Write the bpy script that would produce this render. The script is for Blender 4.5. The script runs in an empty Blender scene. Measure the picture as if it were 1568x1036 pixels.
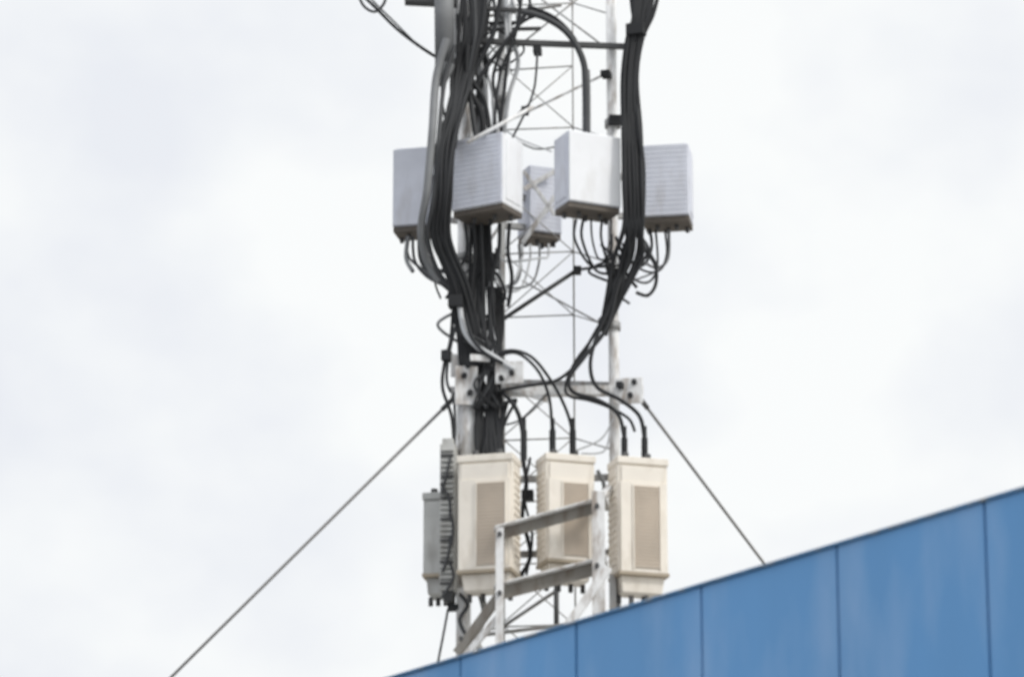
import bpy, math, random
from mathutils import Vector, Matrix
random.seed(7)
sc=bpy.context.scene
# ---------------------------------------------------------------- camera
E=math.radians(17.0); D=20.0; F=6000.0
C=Vector((0,-D*math.cos(E),1.6))
fw=Vector((0,math.cos(E),math.sin(E))); up=Vector((0,-math.sin(E),math.cos(E)))
cd=bpy.data.cameras.new("camera"); cam=bpy.data.objects.new("camera",cd); sc.collection.objects.link(cam)
cam.location=C; cam.rotation_euler=(math.pi/2+E,0,0)
cd.sensor_width=36; cd.lens=F/1568*36; cd.clip_start=0.1; cd.clip_end=6000
cd.dof.use_dof=True; cd.dof.focus_distance=120; cd.dof.aperture_fstop=7.0
sc.camera=cam
sc.view_settings.view_transform='Standard'
try: sc.view_settings.look='None'
except: pass
sc.view_settings.exposure=0

def ray(u,v):
    return Vector(((u-784)/F,0,0))+up*((518-v)/F)+fw
def W(u,v,y=0.0):
    d=ray(u,v); t=(y-C.y)/d.y
    return C+d*t
def WZ(u,v,z):
    d=ray(u,v); t=(z-C.z)/d.z
    return C+d*t

# ---------------------------------------------------------------- materials
def mat(name,col,rough=0.6,metal=0.0,var=0.12,scale=6.0,streak=False,dirt=None,dirt_amt=0.3,bump=0.0):
    m=bpy.data.materials.new(name); m.use_nodes=True
    nt=m.node_tree; N=nt.nodes; L=nt.links
    b=N["Principled BSDF"]; b.inputs["Roughness"].default_value=rough; b.inputs["Metallic"].default_value=metal
    tc=N.new("ShaderNodeTexCoord"); mp=N.new("ShaderNodeMapping")
    L.new(tc.outputs["Object"],mp.inputs["Vector"])
    if streak: mp.inputs["Scale"].default_value=(1,1,0.12)
    n=N.new("ShaderNodeTexNoise"); n.inputs["Scale"].default_value=scale; n.inputs["Detail"].default_value=6
    L.new(mp.outputs[0],n.inputs["Vector"])
    r=N.new("ShaderNodeValToRGB")
    r.color_ramp.elements[0].position=0.3; r.color_ramp.elements[1].position=0.7
    r.color_ramp.elements[0].color=tuple(c*(1-var) for c in col)+(1,)
    r.color_ramp.elements[1].color=tuple(min(1,c*(1+var)) for c in col)+(1,)
    L.new(n.outputs["Fac"],r.inputs["Fac"])
    out=r.outputs[0]
    if dirt:
        n2=N.new("ShaderNodeTexNoise"); n2.inputs["Scale"].default_value=scale*2.3; n2.inputs["Detail"].default_value=8
        mp2=N.new("ShaderNodeMapping"); mp2.inputs["Location"].default_value=(3,7,1)
        mp2.inputs["Scale"].default_value=(1,1,0.35)
        L.new(tc.outputs["Object"],mp2.inputs["Vector"]); L.new(mp2.outputs[0],n2.inputs["Vector"])
        r2=N.new("ShaderNodeValToRGB"); r2.color_ramp.elements[0].position=0.48; r2.color_ramp.elements[1].position=0.70
        r2.color_ramp.elements[0].color=(0,0,0,1); r2.color_ramp.elements[1].color=(dirt_amt,)*3+(1,)
        L.new(n2.outputs["Fac"],r2.inputs["Fac"])
        mx=N.new("ShaderNodeMixRGB"); mx.inputs[2].default_value=tuple(dirt)+(1,)
        L.new(r2.outputs[0],mx.inputs[0]); L.new(out,mx.inputs[1]); out=mx.outputs[0]
    L.new(out,b.inputs["Base Color"])
    if bump>0:
        bp=N.new("ShaderNodeBump"); bp.inputs["Strength"].default_value=bump; bp.inputs["Distance"].default_value=0.01
        L.new(n.outputs["Fac"],bp.inputs["Height"]); L.new(bp.outputs[0],b.inputs["Normal"])
    return m
M_white=mat("white_paint",(0.84,0.85,0.87),0.6,dirt=(0.5,0.47,0.42),dirt_amt=0.22,var=0.03)
M_lav=mat("pale_grey_shade_paint",(0.66,0.68,0.75),0.65,dirt=(0.42,0.40,0.40),dirt_amt=0.35,var=0.07)  # shade of the white units' left-hand faces put into the colour, plus dirt
M_base=mat("unit_underside",(0.13,0.11,0.09),0.7,dirt=(0.05,0.05,0.05))
M_cream=mat("cream_paint",(0.82,0.765,0.68),0.65,dirt=(0.45,0.38,0.29),dirt_amt=0.4,var=0.05)
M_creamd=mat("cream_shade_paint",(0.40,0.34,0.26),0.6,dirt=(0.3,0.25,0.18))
M_grill=mat("tan_louvre",(0.62,0.54,0.45),0.7,var=0.08)
M_grey=mat("weathered_grey",(0.50,0.50,0.48),0.6,dirt=(0.2,0.18,0.16),dirt_amt=0.5)
M_galv=mat("galvanised_steel",(0.34,0.34,0.335),0.5,0.25,dirt=(0.16,0.12,0.09),dirt_amt=0.6,scale=9)
M_galvw=mat("white_painted_steel",(0.74,0.74,0.735),0.6,0.0,dirt=(0.26,0.2,0.15),dirt_amt=0.8,scale=10)
M_rail=mat("rusty_shaded_rail",(0.24,0.225,0.20),0.6,0.1,dirt=(0.12,0.08,0.05),dirt_amt=0.7,scale=8)  # rust mottle over a base darkened to paint the beams' shaded undersides
M_dsteel=mat("dark_steel",(0.08,0.08,0.08),0.5,0.2)
M_blk=mat("black_cable",(0.019,0.020,0.022),0.75,var=0.35,scale=3)
M_dgry=mat("dark_grey_cable",(0.05,0.052,0.055),0.6,var=0.3)
M_mgry=mat("grey_conduit",(0.20,0.205,0.21),0.6,var=0.2)
M_wire=mat("stranded_steel_wire",(0.23,0.225,0.22),0.7,var=0.05,scale=2)
M_lgry=mat("pale_cable",(0.55,0.56,0.57),0.5,var=0.1)
M_blue=mat("blue_panel",(0.115,0.32,0.62),0.55,var=0.07,scale=1.6,streak=True,dirt=(0.26,0.44,0.70),dirt_amt=0.55,bump=0.08)
M_bluet=mat("blue_trim",(0.10,0.24,0.42),0.5,var=0.15,dirt=(0.35,0.34,0.30),dirt_amt=0.7)
M_gap=mat("seam_shadow_gap",(0.02,0.06,0.14),0.8)
M_roof=mat("roof_concrete",(0.38,0.37,0.35),0.9,scale=2)
M_ground=mat("asphalt_ground",(0.16,0.16,0.155),0.95,scale=0.6)
M_wall=mat("rendered_wall",(0.5,0.49,0.46),0.9,scale=1)

# ---------------------------------------------------------------- mesh builder
class MB:
    def __init__(s): s.v=[];s.f=[];s.m=[];s.mats=[];s.sm=[]
    def mi(s,m):
        if m not in s.mats: s.mats.append(m)
        return s.mats.index(m)
    def hexa(s,pts,m):
        b=len(s.v); s.v+= [tuple(p) for p in pts]
        for q in ((0,3,2,1),(4,5,6,7),(0,1,5,4),(1,2,6,5),(2,3,7,6),(3,0,4,7)):
            s.f.append(tuple(b+i for i in q)); s.m.append(s.mi(m)); s.sm.append(False)
    def box(s,c,d,m,R=None,taper=1.0):
        x,y,z=(k/2 for k in d); P=[]
        for zz,t in ((-z,taper),(z,1.0)):
            for xx,yy in ((-x,-y),(x,-y),(x,y),(-x,y)):
                P.append(Vector((xx*t,yy*t,zz)))
        if R: P=[R@p for p in P]
        c=Vector(c); s.hexa([p+c for p in P],m)
    def tube(s,p,q,r,m,n=10,r2=None):
        p=Vector(p);q=Vector(q);r2=r if r2 is None else r2
        d=(q-p).normalized(); a=d.orthogonal().normalized(); bb=d.cross(a)
        b=len(s.v); k=s.mi(m)
        for P,rr in ((p,r),(q,r2)):
            for i in range(n):
                t=2*math.pi*i/n; s.v.append(tuple(P+a*math.cos(t)*rr+bb*math.sin(t)*rr))
        for i in range(n):
            j=(i+1)%n; s.f.append((b+i,b+j,b+n+j,b+n+i)); s.m.append(k); s.sm.append(True)
        s.f.append(tuple(b+i for i in reversed(range(n)))); s.m.append(k); s.sm.append(False)
        s.f.append(tuple(b+n+i for i in range(n))); s.m.append(k); s.sm.append(False)
    def beam(s,p,q,w,h,m,upv=Vector((0,0,1)),angle=False,t=0.008,m2=None):
        p=Vector(p);q=Vector(q); d=(q-p).normalized(); sd=d.cross(upv).normalized(); u=sd.cross(d).normalized()
        def seg(o1,o2,o3,o4,mm):
            P=[]
            for base in (p,q):
                for (a,b) in ((o1,o3),(o2,o3),(o2,o4),(o1,o4)):
                    P.append(base+sd*a+u*b)
            s.hexa(P,mm)
        if not angle: seg(-w/2,w/2,-h/2,h/2,m)
        else:
            seg(-w/2,-w/2+t,-h/2,h/2-t-0.0005,m)
            seg(-w/2,w/2,h/2-t,h/2,m2 or m)
    def obj(s,name,parent=None,bevel=0.0,loc=None,rot=0.0):
        me=bpy.data.meshes.new(name); me.from_pydata(s.v,[],s.f)
        for m in s.mats: me.materials.append(m)
        for i,p in enumerate(me.polygons): p.material_index=s.m[i]; p.use_smooth=s.sm[i]
        me.update()
        o=bpy.data.objects.new(name,me); sc.collection.objects.link(o)
        if bevel>0:
            b=o.modifiers.new("bevel",'BEVEL'); b.width=bevel; b.segments=2; b.limit_method='ANGLE'; b.angle_limit=math.radians(40)
        if loc is not None: o.location=loc
        o.rotation_euler=(0,0,rot)
        if parent: o.parent=parent
        return o
def empty(name,loc=(0,0,0),rot=0):
    e=bpy.data.objects.new(name,None); sc.collection.objects.link(e); e.location=loc; e.rotation_euler=(0,0,rot); e.empty_display_size=0.2
    return e

# ---------------------------------------------------------------- cables (smooth 3-D splines)
class Cables:
    def __init__(s): s.d={}
    def add(s,pts,rpx,m=None,y=-0.35):
        m=m or M_blk
        P=[W(p[0],p[1],p[2] if len(p)>2 else y) for p in pts]
        s.d.setdefault(m.name,(m,[]))[1].append((P,rpx/300.0))
    def build(s,parent,prefix):
        for k,(m,L) in s.d.items():
            cu=bpy.data.curves.new(prefix+"_"+k,'CURVE'); cu.dimensions='3D'; cu.bevel_depth=1.0; cu.bevel_resolution=2; cu.use_fill_caps=True
            for P,r in L:
                Q=[]
                for i in range(len(P)-1):
                    p0=P[max(i-1,0)];p1=P[i];p2=P[i+1];p3=P[min(i+2,len(P)-1)]
                    for j in range(8):
                        t=j/8
                        Q.append(0.5*((2*p1)+(p2-p0)*t+(2*p0-5*p1+4*p2-p3)*t*t+(3*p1-p0-3*p2+p3)*t**3))
                Q.append(P[-1])
                sp=cu.splines.new('POLY'); sp.points.add(len(Q)-1)
                for i,q in enumerate(Q):
                    sp.points[i].co=(q.x,q.y,q.z,1); sp.points[i].radius=r
            cu.materials.append(m)
            o=bpy.data.objects.new(prefix+"_"+k,cu); sc.collection.objects.link(o); o.parent=parent

# ---------------------------------------------------------------- lattice tower
ROOF=4.5
tower=empty("lattice_tower",(0,0,0))
legs=MB()
def leg(u,y,rpx,m,v0=-60,zb=ROOF):
    a=W(u,300,y); top=W(u,v0,y)
    legs.tube((a.x,y,zb),(a.x,y,top.z),rpx/300,m,14)
leg(712,-0.25,11,M_galvw)
leg(938,-0.25,8,M_galvw)
leg(768,0.30,6,M_galv)
leg(878,0.30,1.5,M_galv)
for u,v,y in ((712,395,-0.25),(712,150,-0.25),(938,190,-0.25),(938,500,-0.25),(768,150,0.3),(768,560,0.3)):
    p=W(u,v,y); legs.tube(p-Vector((0,0,0.02)),p+Vector((0,0,0.02)),0.042,M_galv,12)
legs.obj("legs",tower)
br=MB()
def brace(a,b,rpx,m=M_galv):
    br.tube(W(*a),W(*b),rpx/300,m,8)
for (v0,v1) in ((-90,5),(100,195),(290,385),(385,482),(575,670),(670,765),(765,860),(860,955),(955,1050)):
    brace((768,v1+4,0.3),(878,v1,0.3),1.3)
    brace((768,v0,0.3),(878,v1,0.3),1.0)
    brace((768,v1,0.3),(878,v0,0.3),1.0)
    brace((878,v1,0.3),(938,v1+18,-0.25),1.3)
    brace((712,v1+18,-0.25),(768,v1+4,0.3),2.0)
brace((768,108,0.3),(878,101,0.3),1.5)
brace((790,180,-0.2),(938,108,-0.25),2.0,M_galvw)
brace((716,218,-0.60),(816,164,-0.40),3,M_galvw)
brace((768,490,0.0),(884,413,0.0),3.4,M_dsteel)
brace((884,413,0.0),(938,405,-0.25),2.5,M_dsteel)
brace((800,430,0.3),(938,505,-0.25),1.6,M_galv)
brace((830,0,0.3),(930,75,-0.2),1.6,M_galv)
brace((895,-10,0.3),(770,90,0.3),1.6,M_galv)
brace((712,430,-0.25),(768,340,0.3),2.5)
brace((712,700,-0.25),(768,640,0.3),2.5)
brace((768,960,0.3),(850,905,0.1),3)
brace((712,975,-0.25),(870,955,0.0),3)
brace((852,890,0.1),(852,1000,0.1),4,M_dsteel)
br.obj("braces",tower)
bk=MB()
def arm(a,b,w,h,m,angle=False): bk.beam(W(*a),W(*b),w/300,h/300,m,angle=angle)
arm((726,63,-0.3),(968,72,-0.3),9,8,M_dsteel)
arm((726,46,-0.1),(828,44,-0.1),6,5,M_dsteel)
arm((720,12,-0.25),(832,18,-0.25),7,6,M_dsteel)
arm((740,26,0.1),(860,8,0.1),5,4,M_galv)
arm((620,0,-0.3),(700,4,-0.3),20,12,M_dsteel)
arm((645,-8,-0.3),(645,6,-0.31),40,8,M_dsteel)
arm((690,600,-0.30),(985,598,-0.30),14,14,M_galvw)
arm((768,590,-0.34),(840,612,-0.34),6,8,M_galvw)
arm((712,603,-0.25),(768,585,0.3),10,12,M_galvw)
arm((768,585,0.3),(938,590,-0.25),8,10,M_galv)
def plate(u,v,y,w,h,rot,m=M_galvw,bolts=()):
    c=W(u,v,y); R=Matrix.Rotation(rot,3,'Z')
    bk.box(c,(w/300,0.012,h/300),m,R)
    for du,dv in bolts:
        b=W(u+du,v+dv,y); n=R@Vector((0,-1,0))
        bk.tube(b,b+n*0.03,0.015,M_blk,6)
plate(714,590,-0.37,34,60,0.15,bolts=((-4,-14),(5,12),(2,-30)))
plate(780,570,-0.43,42,34,-0.1,bolts=((4,2),(-12,10)))
plate(700,560,-0.33,20,36,0.4)
plate(962,598,-0.37,44,40,-0.2,bolts=((-12,-8),(4,8),(10,-12)))
plate(735,548,-0.44,30,10,0.2,M_galvw)
def clamp(u,v,y,w=14,h=14,m=M_blk):
    bk.box(W(u,v,y),(w/300,0.06,h/300),m,Matrix.Rotation(random.uniform(-.4,.4),3,'Z'))
for a in ((823,78,-0.3,12,12),(928,114,-0.3,14,9),(942,184,-0.32,20,12),(974,46,-0.42,28,18),(804,170,-0.28,12,10),(698,462,-0.38,22,18),(684,545,-0.35,12,16),
          (884,414,-0.02,12,10),(756,400,-0.3,14,22),(808,758,-0.3,18,14),(790,880,-0.3,20,8),(950,590,-0.38,9,9),(694,930,-0.3,16,8),(925,490,-0.35,14,8),(712,330,-0.34,20,12),(940,420,-.3,16,14)):
    clamp(*a)
for a,b in (((640,270,0.1),(712,280,-0.2)),((640,330,0.1),(712,340,-0.2)),((938,270,-0.2),(1015,275,0.0)),((938,330,-0.2),(1015,335,0.0)),
            ((712,260,-0.2),(750,262,-0.35)),((880,240,-0.25),(940,245,-0.25)),((768,300,0.3),(828,305,0.4)),((768,345,0.3),(828,350,0.4)),
            ((712,760,-0.25),(675,765,-0.2)),((712,840,-0.25),(675,850,-0.2)),((712,735,-0.2),(960,730,-0.2)),((712,850,-0.2),(960,845,-0.2))):
    arm(a,b,10,9,M_galv)
arm((802,290,0.3),(850,262,0.3),3,8,M_galvw)
arm((800,372,0.1),(850,300,0.1),3,7,M_galvw)
arm((802,262,0.1),(850,330,0.1),3,6,M_galvw)
bk.obj("brackets_and_clamps",tower,bevel=0.002)
pipes=MB()
pipes.tube(W(681,100,-0.40),W(679,-70,-0.40),15/300,M_mgry,16)
pipes.tube(W(681,100,-0.40),W(676,128,-0.46),15/300,M_mgry,16,7/300)
pipes.tube(W(700,300,-0.2),W(700,-70,-0.2),5/300,M_galv,10)
pipes.tube(W(733,300,0.0),W(742,-70,0.0),9/300,M_mgry,12)
pipes.tube(W(768,60,0.1),W(772,-70,0.1),5/300,M_mgry,12)
pipes.tube(W(718,720,-0.3),W(716,605,-0.3),13/300,M_galvw,14)
pipes.obj("mast_pipes",tower)

# ---------------------------------------------------------------- white remote radio units
def white_unit(u,v,y,w,d,h,rot,front=M_white,side=M_lav,ribs_front=False,nconn=5):
    o=empty("remote_radio_unit",W(u,v,y),rot)
    b=MB()
    b.box((0,0,0),(w,d,h),side)
    b.box((0,-d/2-0.006,0.0),(w-0.004,0.012,h-0.006),front)
    b.box((0,0,h/2+0.005),(w*0.9,d*0.85,0.010),front)
    b.obj("body",o,bevel=0.004)
    r=MB(); n=15
    for i in range(n):
        z=-h/2+h*(i+0.5)/n
        if ribs_front: r.box((0,-d/2-0.0125,z),(w-0.03,0.0022,h/n*0.7),front)
    for sx in (-1,1):
        r.box((sx*(w/2+0.002),0.0,0),(0.004,d-0.05,h-0.06),side)
    r.tube((-w*0.25,0,h/2+0.025),(w*0.25,0,h/2+0.025),0.006,side,8)
    for sx in(-1,1): r.tube((sx*w*0.25,0,h/2),(sx*w*0.25,0,h/2+0.025),0.006,side,8)
    r.box((0,d/2+0.025,h*0.2),(w*0.4,0.05,0.06),M_galv); r.box((0,d/2+0.025,-h*0.2),(w*0.4,0.05,0.06),M_galv)
    r.obj("panels_and_handle",o)
    c=MB()
    c.box((0,0,-h/2-0.014),(w-0.006,d-0.006,0.028),M_base)
    for i in range(nconn):
        x=-w/2+w*(i+0.5)/nconn
        c.tube((x,(-1)**i*d*0.15,-h/2-0.02),(x,(-1)**i*d*0.15,-h/2-0.055),0.011,M_dsteel,10)
    c.obj("connector_panel",o,bevel=0.002)
    return o
R=math.radians
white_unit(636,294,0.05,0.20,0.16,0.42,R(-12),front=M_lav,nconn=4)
white_unit(747,272,-0.42,0.295,0.20,0.375,R(-30),front=M_lav,side=M_white,ribs_front=True)  # greyer left face, whiter right face: side lighting painted in
white_unit(899,267,-0.42,0.29,0.17,0.375,R(24),front=M_white,side=M_lav)  # white right face, grey left face: shading put into the colours
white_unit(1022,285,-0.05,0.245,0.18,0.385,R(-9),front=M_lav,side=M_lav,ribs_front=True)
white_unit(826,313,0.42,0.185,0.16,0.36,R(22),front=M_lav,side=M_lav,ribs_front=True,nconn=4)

# ---------------------------------------------------------------- cream cabinets
def cream_unit(u,v,y,w,d,h,rot,gx=0.0,body=M_cream,grill=M_grill,louvre=True):
    o=empty("outdoor_radio_cabinet",W(u,v,y),rot)
    b=MB()
    b.box((0,0.0,0.01),(w,d,h-0.06),body)
    b.box((0,-0.004,h/2-0.03),(w+0.010,d+0.016,0.035),body)
    b.box((0,-d/2-0.006,h/2-0.10),(w-0.03,0.012,0.08),body)
    b.box((0,-d/2-0.010,-0.045),(w-0.014,0.020,h-0.19),body)
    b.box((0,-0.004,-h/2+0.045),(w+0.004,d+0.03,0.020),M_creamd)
    b.box((0,0.0,-h/2-0.005),(w-0.03,d-0.02,0.08),body,taper=0.9)
    b.obj("case",o,bevel=0.004)
    g=MB()
    if louvre:
        gw=w*0.54; gh=h-0.23; z0=-0.045; x0=gx; yy=-d/2-0.020
        g.box((x0,yy-0.002,z0),(gw,0.004,gh),grill)
        n=24
        for i in range(n):
            z=z0-gh/2+gh*(i+0.5)/n
            g.box((x0,yy-0.006,z),(gw-0.010,0.006,gh/n*0.55),grill,Matrix.Rotation(0.35,3,'X'))
        for sx in(-1,1): g.box((x0+sx*gw/2,yy-0.005,z0),(0.006,0.010,gh+0.008),body)
    for i in range(14):
        z=-h/2+0.1+(h-0.2)*i/13
        for sx in(-1,1): g.box((sx*(w/2+0.003),0.01,z),(0.006,d*0.75,0.010),body)
    g.obj("louvre_grille",o)
    c=MB()
    for i in range(4):
        x=-w/2+w*(i+0.5)/4
        c.tube((x,0.02,-h/2-0.04),(x,0.02,-h/2-0.085),0.012,M_dsteel,10)
    c.tube((-w*0.25,0,h/2-0.01),(-w*0.25,0,h/2+0.03),0.018,M_dsteel,10)
    c.tube((w*0.2,0,h/2-0.01),(w*0.2,0,h/2+0.03),0.018,M_dsteel,10)
    c.box((0,d/2+0.03,0.1),(w*0.5,0.06,0.08),M_galv); c.box((0,d/2+0.03,-0.15),(w*0.5,0.06,0.08),M_galv)
    c.obj("glands_and_bracket",o,bevel=0.002)
    return o
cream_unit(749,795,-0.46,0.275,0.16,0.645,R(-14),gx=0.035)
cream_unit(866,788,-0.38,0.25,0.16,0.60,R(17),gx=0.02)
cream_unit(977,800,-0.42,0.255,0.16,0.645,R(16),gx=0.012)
cream_unit(676,828,-0.15,0.15,0.18,0.48,R(-10),body=M_grey,louvre=False)
o=empty("finned_power_filter",W(688,795,-0.33),R(-8)); b=MB()
b.box((0,0,0),(0.075,0.14,0.74),M_grey); b.box((0,-0.005,0.385),(0.055,0.12,0.03),M_grey); b.box((0,0,-0.39),(0.06,0.1,0.06),M_dsteel,taper=.7)
for i in range(26):
    b.box((0,-0.078,-0.34+i*0.027),(0.066,0.018,0.010),M_dsteel if i%4==0 else M_grey)
b.obj("finned_case",o,bevel=0.003)

# ---------------------------------------------------------------- steel support frame in front of cabinets
fr=empty("steel_support_frame"); s=MB()
def fb(a,b,w,h,m,ang=False,m2=None): s.beam(W(*a),W(*b),w/300,h/300,m,angle=ang,m2=m2)
fb((760,816,-0.66),(932,768,-0.60),20,19,M_rail,True,M_galvw)  # pale flange over dark web paints the light top and shaded underside
fb((760,906,-0.66),(932,862,-0.60),20,22,M_rail,True,M_galvw)
def post(u,y,v0,w,m,dd=14):
    a=W(u,v0,y); s.box((a.x,y,(a.z+ROOF)/2),(w/300,dd/300,a.z-ROOF),m)
post(765,-0.71,808,12,M_galvw,8)
post(916,-0.66,752,19,M_galvw,8)
post(938,-0.45,880,10,M_galv)
fb((866,962,-0.68),(932,868,-0.68),8,13,M_galvw)
fb((700,1000,-0.60),(764,912,-0.66),10,13,M_rail)
fb((712,1004,-0.64),(768,938,-0.70),6,9,M_galvw)
fb((705,900,-0.3),(705,1010,-0.3),12,12,M_galvw)
fb((916,768,-0.6),(945,735,-0.3),10,10,M_galvw)
s.obj("angle_frame",fr,bevel=0.0015)
s=MB()
for u,v,y in ((765,818,-0.725),(765,908,-0.725),(914,775,-0.675),(914,866,-0.675),(706,978,-0.68)):
    p=W(u,v,y); s.tube(p,p+Vector((0,-0.025,0)),0.012,M_dsteel,6)
s.obj("bolts",fr)

# ---------------------------------------------------------------- cables
cb=empty("cable_bundle"); K=Cables(); A=K.add
j=lambda a:random.uniform(-a,a)
A([(545,-20),(556,8),(575,18),(590,0),(584,-25)],2.3,M_dgry)
A([(552,-10),(575,12),(612,48),(662,84),(690,95)],2.6,M_blk)
A([(560,-20),(570,0),(600,30),(640,70)],1.4,M_dgry)
A([(684,60,-.5),(668,120,-.5),(662,200,-.6),(654,290,-.6),(645,350,-.5),(652,395,-.4),(672,430,-.35)],6.2,M_mgry)
A([(696,70,-.48),(680,130,-.5),(672,210,-.6),(664,300,-.6),(655,360,-.5),(668,410,-.4),(690,440,-.35)],3.5,M_dgry)
# black bundle between units 1 and 2 (dense)
for i in range(9):
    o_=i*2.9
    A([(702+i*5+j(6),-30),(704+i*4+j(8),50+j(10)),(694+i*4+j(5),110),(686+i*3+j(4),160,-.5),(671+o_+j(2),225,-.58-.03*(i%2)),(666+o_*.95+j(2),300,-.57-.03*(i%2)),(664+o_+j(3),365,-.5),(690+i*3+j(6),430+j(10),-.4),(700+i*4,500),(706+i*5,560)],random.uniform(2.8,3.8))
A([(768,-20),(756,50),(726,110),(704,160),(690,215,-.55)],3.6)
A([(812,10),(786,50),(742,108),(706,170),(692,230,-.55)],3.6)
A([(836,20),(800,34),(772,70),(755,120),(764,170),(770,215)],2.6)
A([(800,-20),(792,40),(778,90),(772,140),(766,190)],2.8)
A([(735,50),(722,115),(742,155),(752,215)],3.6)
A([(716,70),(716,130),(736,170),(742,215)],4.8)
A([(788,62),(770,100),(760,150),(757,215)],2.2)
A([(725,-20),(728,50),(720,110),(722,160),(730,215)],4.4,M_dgry)
A([(744,-20),(738,40),(728,80),(716,140),(700,190),(694,225,-.5)],5,M_blk)
for i in range(11):
    u0=690+j(20)+i*9; u1=694+i*7+j(12)
    A([(u0,-30,-.2+j(.15)),(u0+j(18),40,-.25),((u0+u1)/2+j(22),100+j(15),-.25),(u1+j(14),150,-.25),(u1,225,-.2)],random.uniform(1.5,3.4),random.choice((M_blk,M_dgry,M_blk,M_lgry)))
for i in range(6):
    A([(725+j(15)+i*14,-30,-.1),(740+i*12+j(10),30,-.15),(770+j(50),55+j(20),-.2),(745+j(40),110,-.2)],random.uniform(1.3,2.4),random.choice((M_blk,M_dgry)))
A([(800,18),(835,28),(868,50),(890,85),(897,125),(898,212)],5,M_dgry)
A([(897,108,-.34),(898,150,-.34),(898,215,-.34)],6.5,M_mgry)
A([(810,10),(850,28),(880,60),(894,100)],3)
A([(823,82),(819,130),(810,160),(798,185),(770,240)],1.8,M_dgry)
A([(775,200),(800,215),(845,232)],1.4,M_lgry)
A([(790,215),(820,228),(850,225)],1.3,M_dgry)
# right black trunk (dense)
for i in range(10):
    o_=i*2.8
    A([(972+i*4+j(5),-30,-.4),(970+i*3+j(4),20,-.42),(962+o_*.9+j(2),60,-.42),(955+o_*.85+j(2),120,-.42-.03*(i%2)),(954+o_+j(2),200,-.5),(957+o_+j(2),280,-.5-.03*(i%2)),(956+o_*1.1,345,-.5),(948+o_*1.1+j(10),395+j(8),-.4),(930+i*2.6+j(4),450+j(6),-.35),(920+i*1.5,500+j(14),-.3)],random.uniform(2.8,3.6))
A([(1002,-30),(994,20),(978,45),(974,100),(977,180,-.5),(985,260,-.52),(984,340,-.5)],3.6,M_blk)
A([(965,-30),(970,20),(976,50)],4)
# cables beneath the white units
def drop(u,v,y,tu,tv,ty,sag,r,m=None):
    du=tu-u
    A([(u,v,y),(u+du*0.05,v+sag*0.6,y),(u+du*0.35,v+sag,y*0.6+ty*0.4),(u+du*0.75,(v+sag*1.0+tv)/2+4,ty),(tu,tv,ty)],r,m or M_blk)
drop(622,362,.0,700,455,-.3,52,2.2,M_dgry); drop(632,362,.0,690,440,-.3,60,2.4,M_dgry); drop(642,362,-.02,692,440,-.3,58,3.6); drop(652,362,-.02,705,420,-.3,50,2.6)
A([(625,362,0),(622,395,0),(632,415,-.1)],3.4,M_mgry)
for i,(u,tu,tv) in enumerate(((712,700,470),(725,722,500),(737,738,520),(750,745,520),(765,752,500),(780,772,470))):
    A([(u,342,-.42),(u+j(3),385,-.40),((u+tu)/2+j(8),425,-.36),(tu+j(6),tv,-.32)],random.uniform(1.8,3.4))
for u,tv,sg in ((800,440,38),(812,445,45),(826,440,52),(840,400,30)):
    A([(u,374,.35),(u-1,378+sg*.5,.3),(u-14,tv-5,.2),(775,tv,.0),(760,tv-20,-.1)],1.9,M_mgry if u%4 else M_lgry)
A([(795,374,.3),(797,410,.3),(790,432,.2),(768,440,.1)],2.6,M_mgry)
for u,tu,sg in ((882,935,60),(893,940,68),(905,932,50),(922,950,60),(936,945,72)):
    A([(u,336,-.40),(u+j(2),366,-.4),(u+(tu-u)*.4,345+sg,-.38),(tu,350+sg+j(8),-.33),(tu+6,440+j(20),-.3)],random.uniform(1.6,2.8))
for u,b,tu in ((995,402,955),(1004,428,958),(1018,412,965)):
    A([(u,352,-.05),(u+3,b-25,-.08),(u-6,b,-.15),((u+tu)/2,b+4,-.25),(tu,b-12,-.32),(tu-12,b-40,-.35)],random.uniform(1.7,2.6))
A([(1024,352,-.05),(1023,395,-.05),(1006,410,-.1),(980,400,-.2),(955,405,-.3)],2.3,M_mgry)
A([(975,448,-.3),(992,452,-.25),(1004,435,-.2),(1003,405,-.2),(985,380,-.2)],2.8)
A([(975,440,-.3),(960,420,-.3),(950,395,-.3),(965,375,-.3)],2.6)
for i in range(13):
    u=700+j(22)+i*4.5; v=370+random.uniform(0,80)
    A([(u,v,-.3),(u+j(26),v+22,-.33),(u+j(30),v+50,-.3),(u+j(20),v+80,-.28)],random.uniform(1.2,2.6),random.choice((M_blk,M_dgry,M_mgry)))
for i in range(8):
    u=950+j(34); v=355+random.uniform(0,50)
    A([(u,v,-.3),(u+j(20),v+20,-.33),(u+j(22),v+42,-.3),(948+j(18),v+66,-.3)],random.uniform(1.2,2.4),random.choice((M_blk,M_dgry)))
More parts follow.
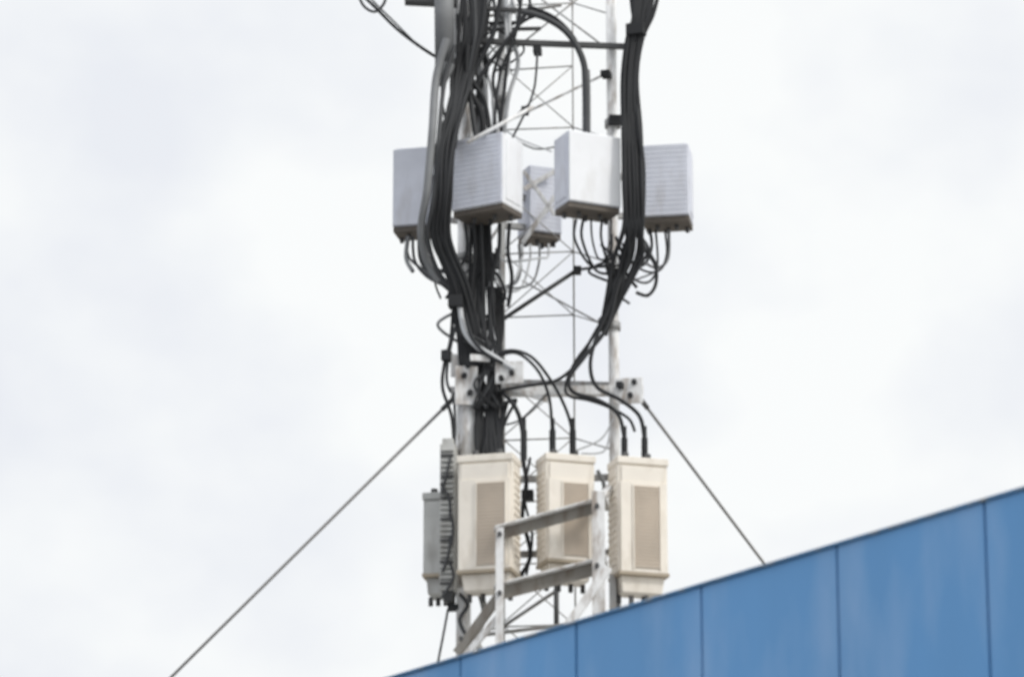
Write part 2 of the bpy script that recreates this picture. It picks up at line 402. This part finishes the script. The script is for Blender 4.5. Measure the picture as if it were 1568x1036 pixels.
# left trunk 340..690
for i in range(8):
    A([(722+i*3.8,335,-.3),(721+i*4+j(3),420,-.32),(722+i*4.4+j(4),480,-.34),(726+i*4.4+j(8),550,-.34),(728+i*5+j(5),620,-.34),(730+i*6,700,-.36)],random.uniform(2.8,3.6))
for i in range(4):
    A([(752+i*5,440,-.2),(758+i*4,500,-.25),(762+j(10),560,-.3),(745+i*9+j(6),630,-.34),(740+i*9,700,-.36)],2.8)
A([(698,465,-.35),(700,500),(720,535),(745,550),(775,558)],3.6)
A([(704,470,-.38),(712,508,-.4),(730,530,-.42),(755,545,-.44),(788,566,-.44)],4.2,M_lgry)
A([(712,480,-.42),(722,515,-.43),(742,540,-.45),(770,556,-.45)],2.8)
A([(694,470),(690,520),(680,560),(678,595),(692,640),(696,700)],2.6)
A([(700,490),(688,540),(684,580),(690,600)],2.3,M_dgry)
A([(695,600),(697,660),(692,720)],2.2,M_dgry)
# arcs to cream cabinets
A([(742,560,-.4),(775,537,-.45),(812,545,-.45),(842,580,-.45),(864,620,-.42),(875,655,-.4),(877,695,-.38)],2.5)
A([(755,548,-.4),(790,540,-.42),(822,565,-.42),(840,605,-.42),(845,650,-.4),(846,695,-.38)],2.3)
A([(770,600,-.4),(790,625,-.42),(800,660,-.42),(802,715,-.4)],3.4)
A([(760,598,-.42),(810,590,-.4),(852,582,-.38),(884,556,-.36),(905,520,-.35),(925,485,-.35)],2.6)
A([(768,620,-.4),(790,612),(778,635),(768,660)],2.6)
A([(962,395,-.36),(946,440,-.38),(930,500,-.4),(896,545,-.42),(872,578,-.42),(878,600,-.42),(915,612,-.42),(945,632,-.42),(955,665,-.42),(956,700,-.4)],3.1)
A([(945,420,-.36),(934,470,-.38),(912,520,-.4),(904,560,-.42),(914,592,-.42),(950,612,-.44),(978,635,-.44),(986,665,-.42),(987,700,-.4)],3.0)
A([(938,440,-.33),(926,480,-.35),(905,520,-.37),(880,555,-.38),(866,590,-.38),(872,606,-.38),(900,612,-.4),(930,622,-.38),(962,640,-.38),(972,660,-.34)],2.2,M_blk)
A([(838,602,-.38),(800,640,-.3),(775,650,-.3)],1.5,M_dgry)
A([(880,690,-.3),(920,672,-.3),(940,640,-.3)],1.4,M_lgry)
A([(890,694,-.3),(925,690,-.3),(935,655,-.3)],1.4,M_lgry)
for u in (846,877,802,956,987):
    v_=640 if u<900 else 652
    A([(u,v_,-.40),(u,702,-.38)],3.4)
    A([(u,v_+18,-.40),(u,702,-.38)],4.8)
for i in range(9):
    u=732+i*4.5; A([(u+j(8),615,-.34),(u+j(12),650,-.36),(u+j(5),702,-.38)],random.uniform(2.4,4.0))
for i in range(9):
    A([(735+j(30),520+j(20),-.38),(745+j(24),550+j(15),-.38),(748+j(25),590+j(12),-.4),(748+j(25),625,-.38)],random.uniform(1.4,2.8),random.choice((M_blk,M_dgry)))
A([(800,700,-.35),(806,740,-.35),(800,790,-.33),(812,850,-.33),(790,890,-.33)],3.2,M_blk)
A([(812,700,-.3),(803,760,-.3),(815,820,-.3),(806,880,-.3)],2,M_blk)
A([(915,720,-.25),(925,745,-.25),(918,790,-.25)],3,M_mgry)
for i in range(5):
    A([(682+j(8),700+i*40,-.42),(690+j(8),725+i*40,-.42),(683+j(8),755+i*40,-.42)],2,M_dgry)
A([(700,905,-.3),(716,925,-.35),(704,950,-.35),(722,985,-.35)],3,M_dgry)
A([(735,905,-.3),(742,940,-.35),(730,975,-.35),(738,1000,-.35)],5,M_galv)
A([(686,932,-.3),(680,965,-.3),(670,1016,-.3)],1.8,M_dgry)
for u in (946,966,990):
    A([(u,900,-.42),(u+j(2),930,-.42),(u-2,960,-.4)],3,M_mgry)
K.build(cb,"cables")

# ---------------------------------------------------------------- guy wires
def guy(a,b,rpx):
    p=W(*a); q=W(*b); d=q-p; t=(ROOF-p.z)/d.z; e=p+d*t
    o=empty("guy_wire"); m=MB(); m.tube(p,e,rpx/300,M_wire,12)
    dn=d.normalized()
    m.tube(p-dn*0.02,p+dn*0.06,0.013,M_dsteel,8)
    m.tube(e-dn*0.5,e-dn*0.25,0.02,M_galv,8)
    m.box((e.x,e.y,ROOF+0.03),(0.25,0.25,0.06),M_galv)
    m.obj("wire_and_anchor",o)
guy((690,614,-0.3),(262,1036,0.1),2.4)
guy((982,612,-0.3),(1170,862,0.6),2.4)

# ---------------------------------------------------------------- blue clad building
H=5.0
p1=WZ(600,1037,H); p2=WZ(1568,748,H)
dr=(p2-p1).normalized(); nrm=Vector((dr.y,-dr.x,0))
if nrm.dot(C-p1)<0: nrm=-nrm
def svals(u,v):
    d=ray(u,v); t=(p1-C).dot(nrm)/d.dot(nrm); return ((C+d*t)-p1).dot(dr)
ss=[svals(u,v) for u,v in ((705,1010),(883,962),(1075,905),(1283,845),(1507,775))]
sp=(ss[4]-ss[0])/4
bd=empty("blue_building")
Lft=-7*sp+ss[0]; n=18; Dp=13.0
def bp(s_,out,z): q=p1+dr*s_+nrm*out; return Vector((q.x,q.y,z))
def bbox(m,s0,s1,o0,o1,z0,z1,mt):
    m.hexa([bp(s0,o0,z0),bp(s1,o0,z0),bp(s1,o1,z0),bp(s0,o1,z0),bp(s0,o0,z1),bp(s1,o0,z1),bp(s1,o1,z1),bp(s0,o1,z1)],mt)
Rt=Lft+n*sp
m=MB()
for i in range(n):
    a=Lft+i*sp; k=j(0.0012)
    bbox(m,a+0.006,a+sp-0.006,0.0+k,-0.03,0.3,H-0.004,M_blue)
m.obj("cladding_panels",bd,bevel=0.003)
m=MB()
bbox(m,Lft,Rt,-0.032,-0.2,0,H-0.02,M_gap)
bbox(m,Lft,Rt,0.012,-0.21,H-0.003,H+0.006,M_bluet)
bbox(m,Lft,Rt,0.01,-0.031,0.0,0.295,M_wall)
m.obj("parapet_wall",bd)
m=MB()
bbox(m,Lft,Rt,-0.205,-Dp,ROOF-0.2,ROOF,M_roof)
m.obj("roof",bd)
m=MB()
bbox(m,Lft,Lft+0.2,-0.205,-Dp,0,ROOF-0.205,M_wall); bbox(m,Rt-0.2,Rt,-0.205,-Dp,0,ROOF-0.205,M_wall); bbox(m,Lft+.205,Rt-.205,-Dp+0.2,-Dp,0,ROOF-0.205,M_wall)
m.obj("side_and_rear_walls",bd)

# ---------------------------------------------------------------- ground
g=MB(); g.v=[(-3000,-3000,0),(3000,-3000,0),(3000,3000,0),(-3000,3000,0)]; g.f=[(0,1,2,3)]; g.m=[g.mi(M_ground)]; g.sm=[False]
g.obj("ground")

# ---------------------------------------------------------------- sky + sun
w=bpy.data.worlds.new("World"); sc.world=w; w.use_nodes=True
N=w.node_tree.nodes; L=w.node_tree.links; bg=N["Background"]
sd=Vector((0.72,-0.55,0.85)).normalized()
sky=N.new("ShaderNodeTexSky"); sky.sky_type='NISHITA'; sky.sun_disc=False
sky.sun_elevation=math.asin(sd.z); sky.sun_rotation=math.atan2(sd.x,sd.y)
sky.air_density=1; sky.dust_density=4
tc=N.new("ShaderNodeTexCoord"); mp=N.new("ShaderNodeMapping"); mp.inputs["Scale"].default_value=(1,1,1.3); mp.inputs["Location"].default_value=(0.35,0.1,0.25)
L.new(tc.outputs["Generated"],mp.inputs[0])
no=N.new("ShaderNodeTexNoise"); no.inputs["Scale"].default_value=13; no.inputs["Detail"].default_value=4; no.inputs["Roughness"].default_value=0.45
L.new(mp.outputs[0],no.inputs["Vector"])
sx=N.new("ShaderNodeSeparateXYZ"); L.new(tc.outputs["Generated"],sx.inputs[0])
bx=N.new("ShaderNodeMath"); bx.operation='MULTIPLY_ADD'; bx.inputs[1].default_value=0.7; L.new(sx.outputs["X"],bx.inputs[0]); L.new(no.outputs["Fac"],bx.inputs[2])
cr=N.new("ShaderNodeValToRGB"); cr.color_ramp.elements[0].position=0.32; cr.color_ramp.elements[1].position=0.56
cr.color_ramp.elements[0].color=(0.84,0.865,0.915,1); cr.color_ramp.elements[1].color=(0.975,0.992,0.992,1)
L.new(bx.outputs[0],cr.inputs[0])
mr=N.new("ShaderNodeMapRange"); mr.inputs[1].default_value=0.4; mr.inputs[2].default_value=1.0; mr.inputs[3].default_value=1.0; mr.inputs[4].default_value=1.9
L.new(sx.outputs["Z"],mr.inputs[0])
vm=N.new("ShaderNodeVectorMath"); vm.operation='SCALE'; L.new(cr.outputs[0],vm.inputs[0]); L.new(mr.outputs[0],vm.inputs["Scale"])
s1=N.new("ShaderNodeVectorMath"); s1.operation='SCALE'; s1.inputs["Scale"].default_value=0.1; L.new(sky.outputs[0],s1.inputs[0])
mx=N.new("ShaderNodeMixRGB"); mx.inputs[0].default_value=0.02; L.new(vm.outputs[0],mx.inputs[1]); L.new(s1.outputs[0],mx.inputs[2])
L.new(mx.outputs[0],bg.inputs["Color"]); bg.inputs["Strength"].default_value=1.0
sl=bpy.data.lights.new("sun",'SUN'); sl.energy=1.5; sl.angle=math.radians(12); sl.color=(1,0.97,0.93)
so=bpy.data.objects.new("sun",sl); sc.collection.objects.link(so); so.rotation_euler=(-sd).to_track_quat('-Z','Y').to_euler()
so.location=(10,-10,30)
